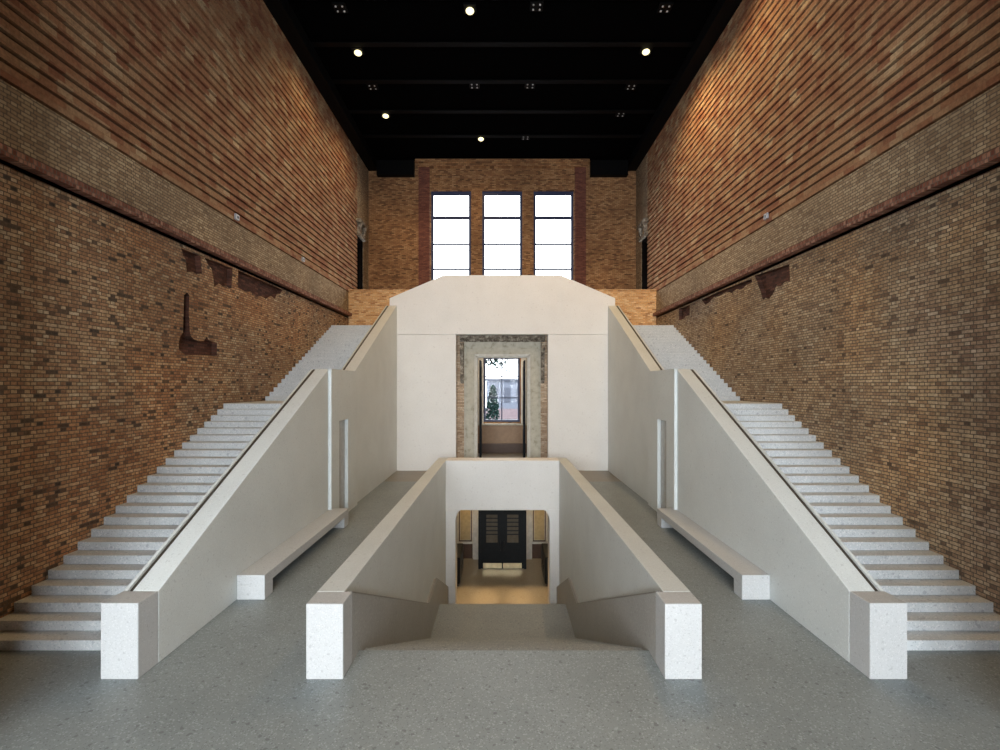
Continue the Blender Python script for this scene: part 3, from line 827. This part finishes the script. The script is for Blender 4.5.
bm = bmesh.new(); cyl(bm, (-4, 52, -1), .22, 8.5, 'z', 10, r2=.1)
tips = []
for k in range(16):
    a = random.uniform(-.9, .9); L = random.uniform(2.2, 5.2); z0 = random.uniform(5.8, 7.4)
    p0 = Vector((-4, 52, z0)); p1 = p0 + Vector((L * math.cos(a), L * math.sin(a) * .6, random.uniform(.1, .9))); p2 = p1 + Vector((.9 * math.cos(a), 0, -random.uniform(.4, 1.3)))
    for q0, q1, r in ((p0, p1, .045), (p1, p2, .025)):
        dv = (q1 - q0).normalized(); u = dv.orthogonal().normalized(); v = dv.cross(u)
        A = [bm.verts.new(q0 + (u * math.cos(t) + v * math.sin(t)) * r) for t in (0, 2.1, 4.2)]
        B = [bm.verts.new(q1 + (u * math.cos(t) + v * math.sin(t)) * r * .6) for t in (0, 2.1, 4.2)]
        for i in range(3): bm.faces.new((A[i], A[(i + 1) % 3], B[(i + 1) % 3], B[i]))
    tips += [p1, p2, (p1 + p2) / 2]
finish('trunk', bm, m_bark, tr)
bm = bmesh.new()
for p in tips:
    for k in range(9):
        c = p + Vector((random.gauss(0, .3), random.gauss(0, .3), random.gauss(0, .28)))
        u = Vector((random.gauss(0, 1), random.gauss(0, 1), random.gauss(0, 1))).normalized() * .13; v = u.orthogonal() * .7
        bm.faces.new([bm.verts.new(c + u), bm.verts.new(c + v), bm.verts.new(c - u), bm.verts.new(c - v)])
finish('foliage', bm, m_leaf, tr)
sh = thing('conifer_shrub', 'small dark green shrub outside before the grey-blue building', 'shrub', (-1.1, 60, -1))
bm = bmesh.new()
for k in range(420):
    h = random.random(); r = .75 * (1 - h) ** .6 + .12; a = random.uniform(0, 6.283)
    c = Vector((-1.1 + r * math.cos(a) * random.random() ** .3, 60 + r * math.sin(a), .2 + h * 4.0))
    u = Vector((random.gauss(0, 1), random.gauss(0, 1), random.gauss(0, 1))).normalized() * .16; v = u.orthogonal()
    bm.faces.new([bm.verts.new(c + u), bm.verts.new(c + v), bm.verts.new(c - u), bm.verts.new(c - v)])
finish('foliage', bm, m_leaf, sh)
bm = bmesh.new(); cyl(bm, (-1.1, 60, -1), .09, 4.2, 'z', 8, r2=.03); finish('trunk', bm, m_bark, sh)

# ------------------------------------------------------------------ sky
w = bpy.data.worlds.new('overcast_sky'); S.world = w; w.use_nodes = True
nt = w.node_tree
bg = nt.nodes['Background']
tc = N(nt, 'ShaderNodeTexCoord'); sp = N(nt, 'ShaderNodeSeparateXYZ'); nt.links.new(tc.outputs['Generated'], sp.inputs[0])
mr = N(nt, 'ShaderNodeMapRange'); mr.inputs['From Min'].default_value = -0.9; mr.inputs['From Max'].default_value = 0.9
mr.inputs['To Min'].default_value = 26.0
mr.inputs['To Max'].default_value = 6.0
nt.links.new(sp.outputs[1], mr.inputs['Value'])
nt.links.new(mr.outputs[0], bg.inputs['Strength'])
bg.inputs['Color'].default_value = (0.89, 0.95, 1.0, 1)

def portal(x0, x1, z0, z1, y, inward):
    ld = bpy.data.lights.new('daylight_portal', 'AREA'); ld.shape = 'RECTANGLE'
    ld.size = x1 - x0; ld.size_y = z1 - z0
    ld.cycles.is_portal = True
    lo = bpy.data.objects.new('daylight_portal', ld)
    lo.location = ((x0 + x1) / 2, y, (z0 + z1) / 2)
    lo.rotation_euler = (math.radians(90 if inward > 0 else -90), 0, 0)
    COL.objects.link(lo)
for a, b in WX: portal(a, b, WB, WT, YB + .5, -1)
portal(LW[0], LW[1], LW[2], LW[3], YB + .5, -1)
for a, b in RW: portal(a, b, RZ0, RZ1, YR - .38, 1)

# ------------------------------------------------------------------ camera
cd = bpy.data.cameras.new('camera'); cam = bpy.data.objects.new('camera', cd); COL.objects.link(cam)
cam.location = (-0.032, 0, 293.5 / 70.62)
cam.rotation_euler = (math.radians(90), 0, 0)
cd.sensor_fit = 'HORIZONTAL'; cd.sensor_width = 36; cd.lens = 18.0
cd.shift_x = -1.75 / 1000; cd.shift_y = 11 / 1000
cd.clip_start = 0.05; cd.clip_end = 400
S.camera = cam
S.view_settings.view_transform = 'Standard'; S.view_settings.look = 'None'
S.view_settings.exposure = 0.08; S.view_settings.gamma = 1.0; S.view_settings.use_curve_mapping = False
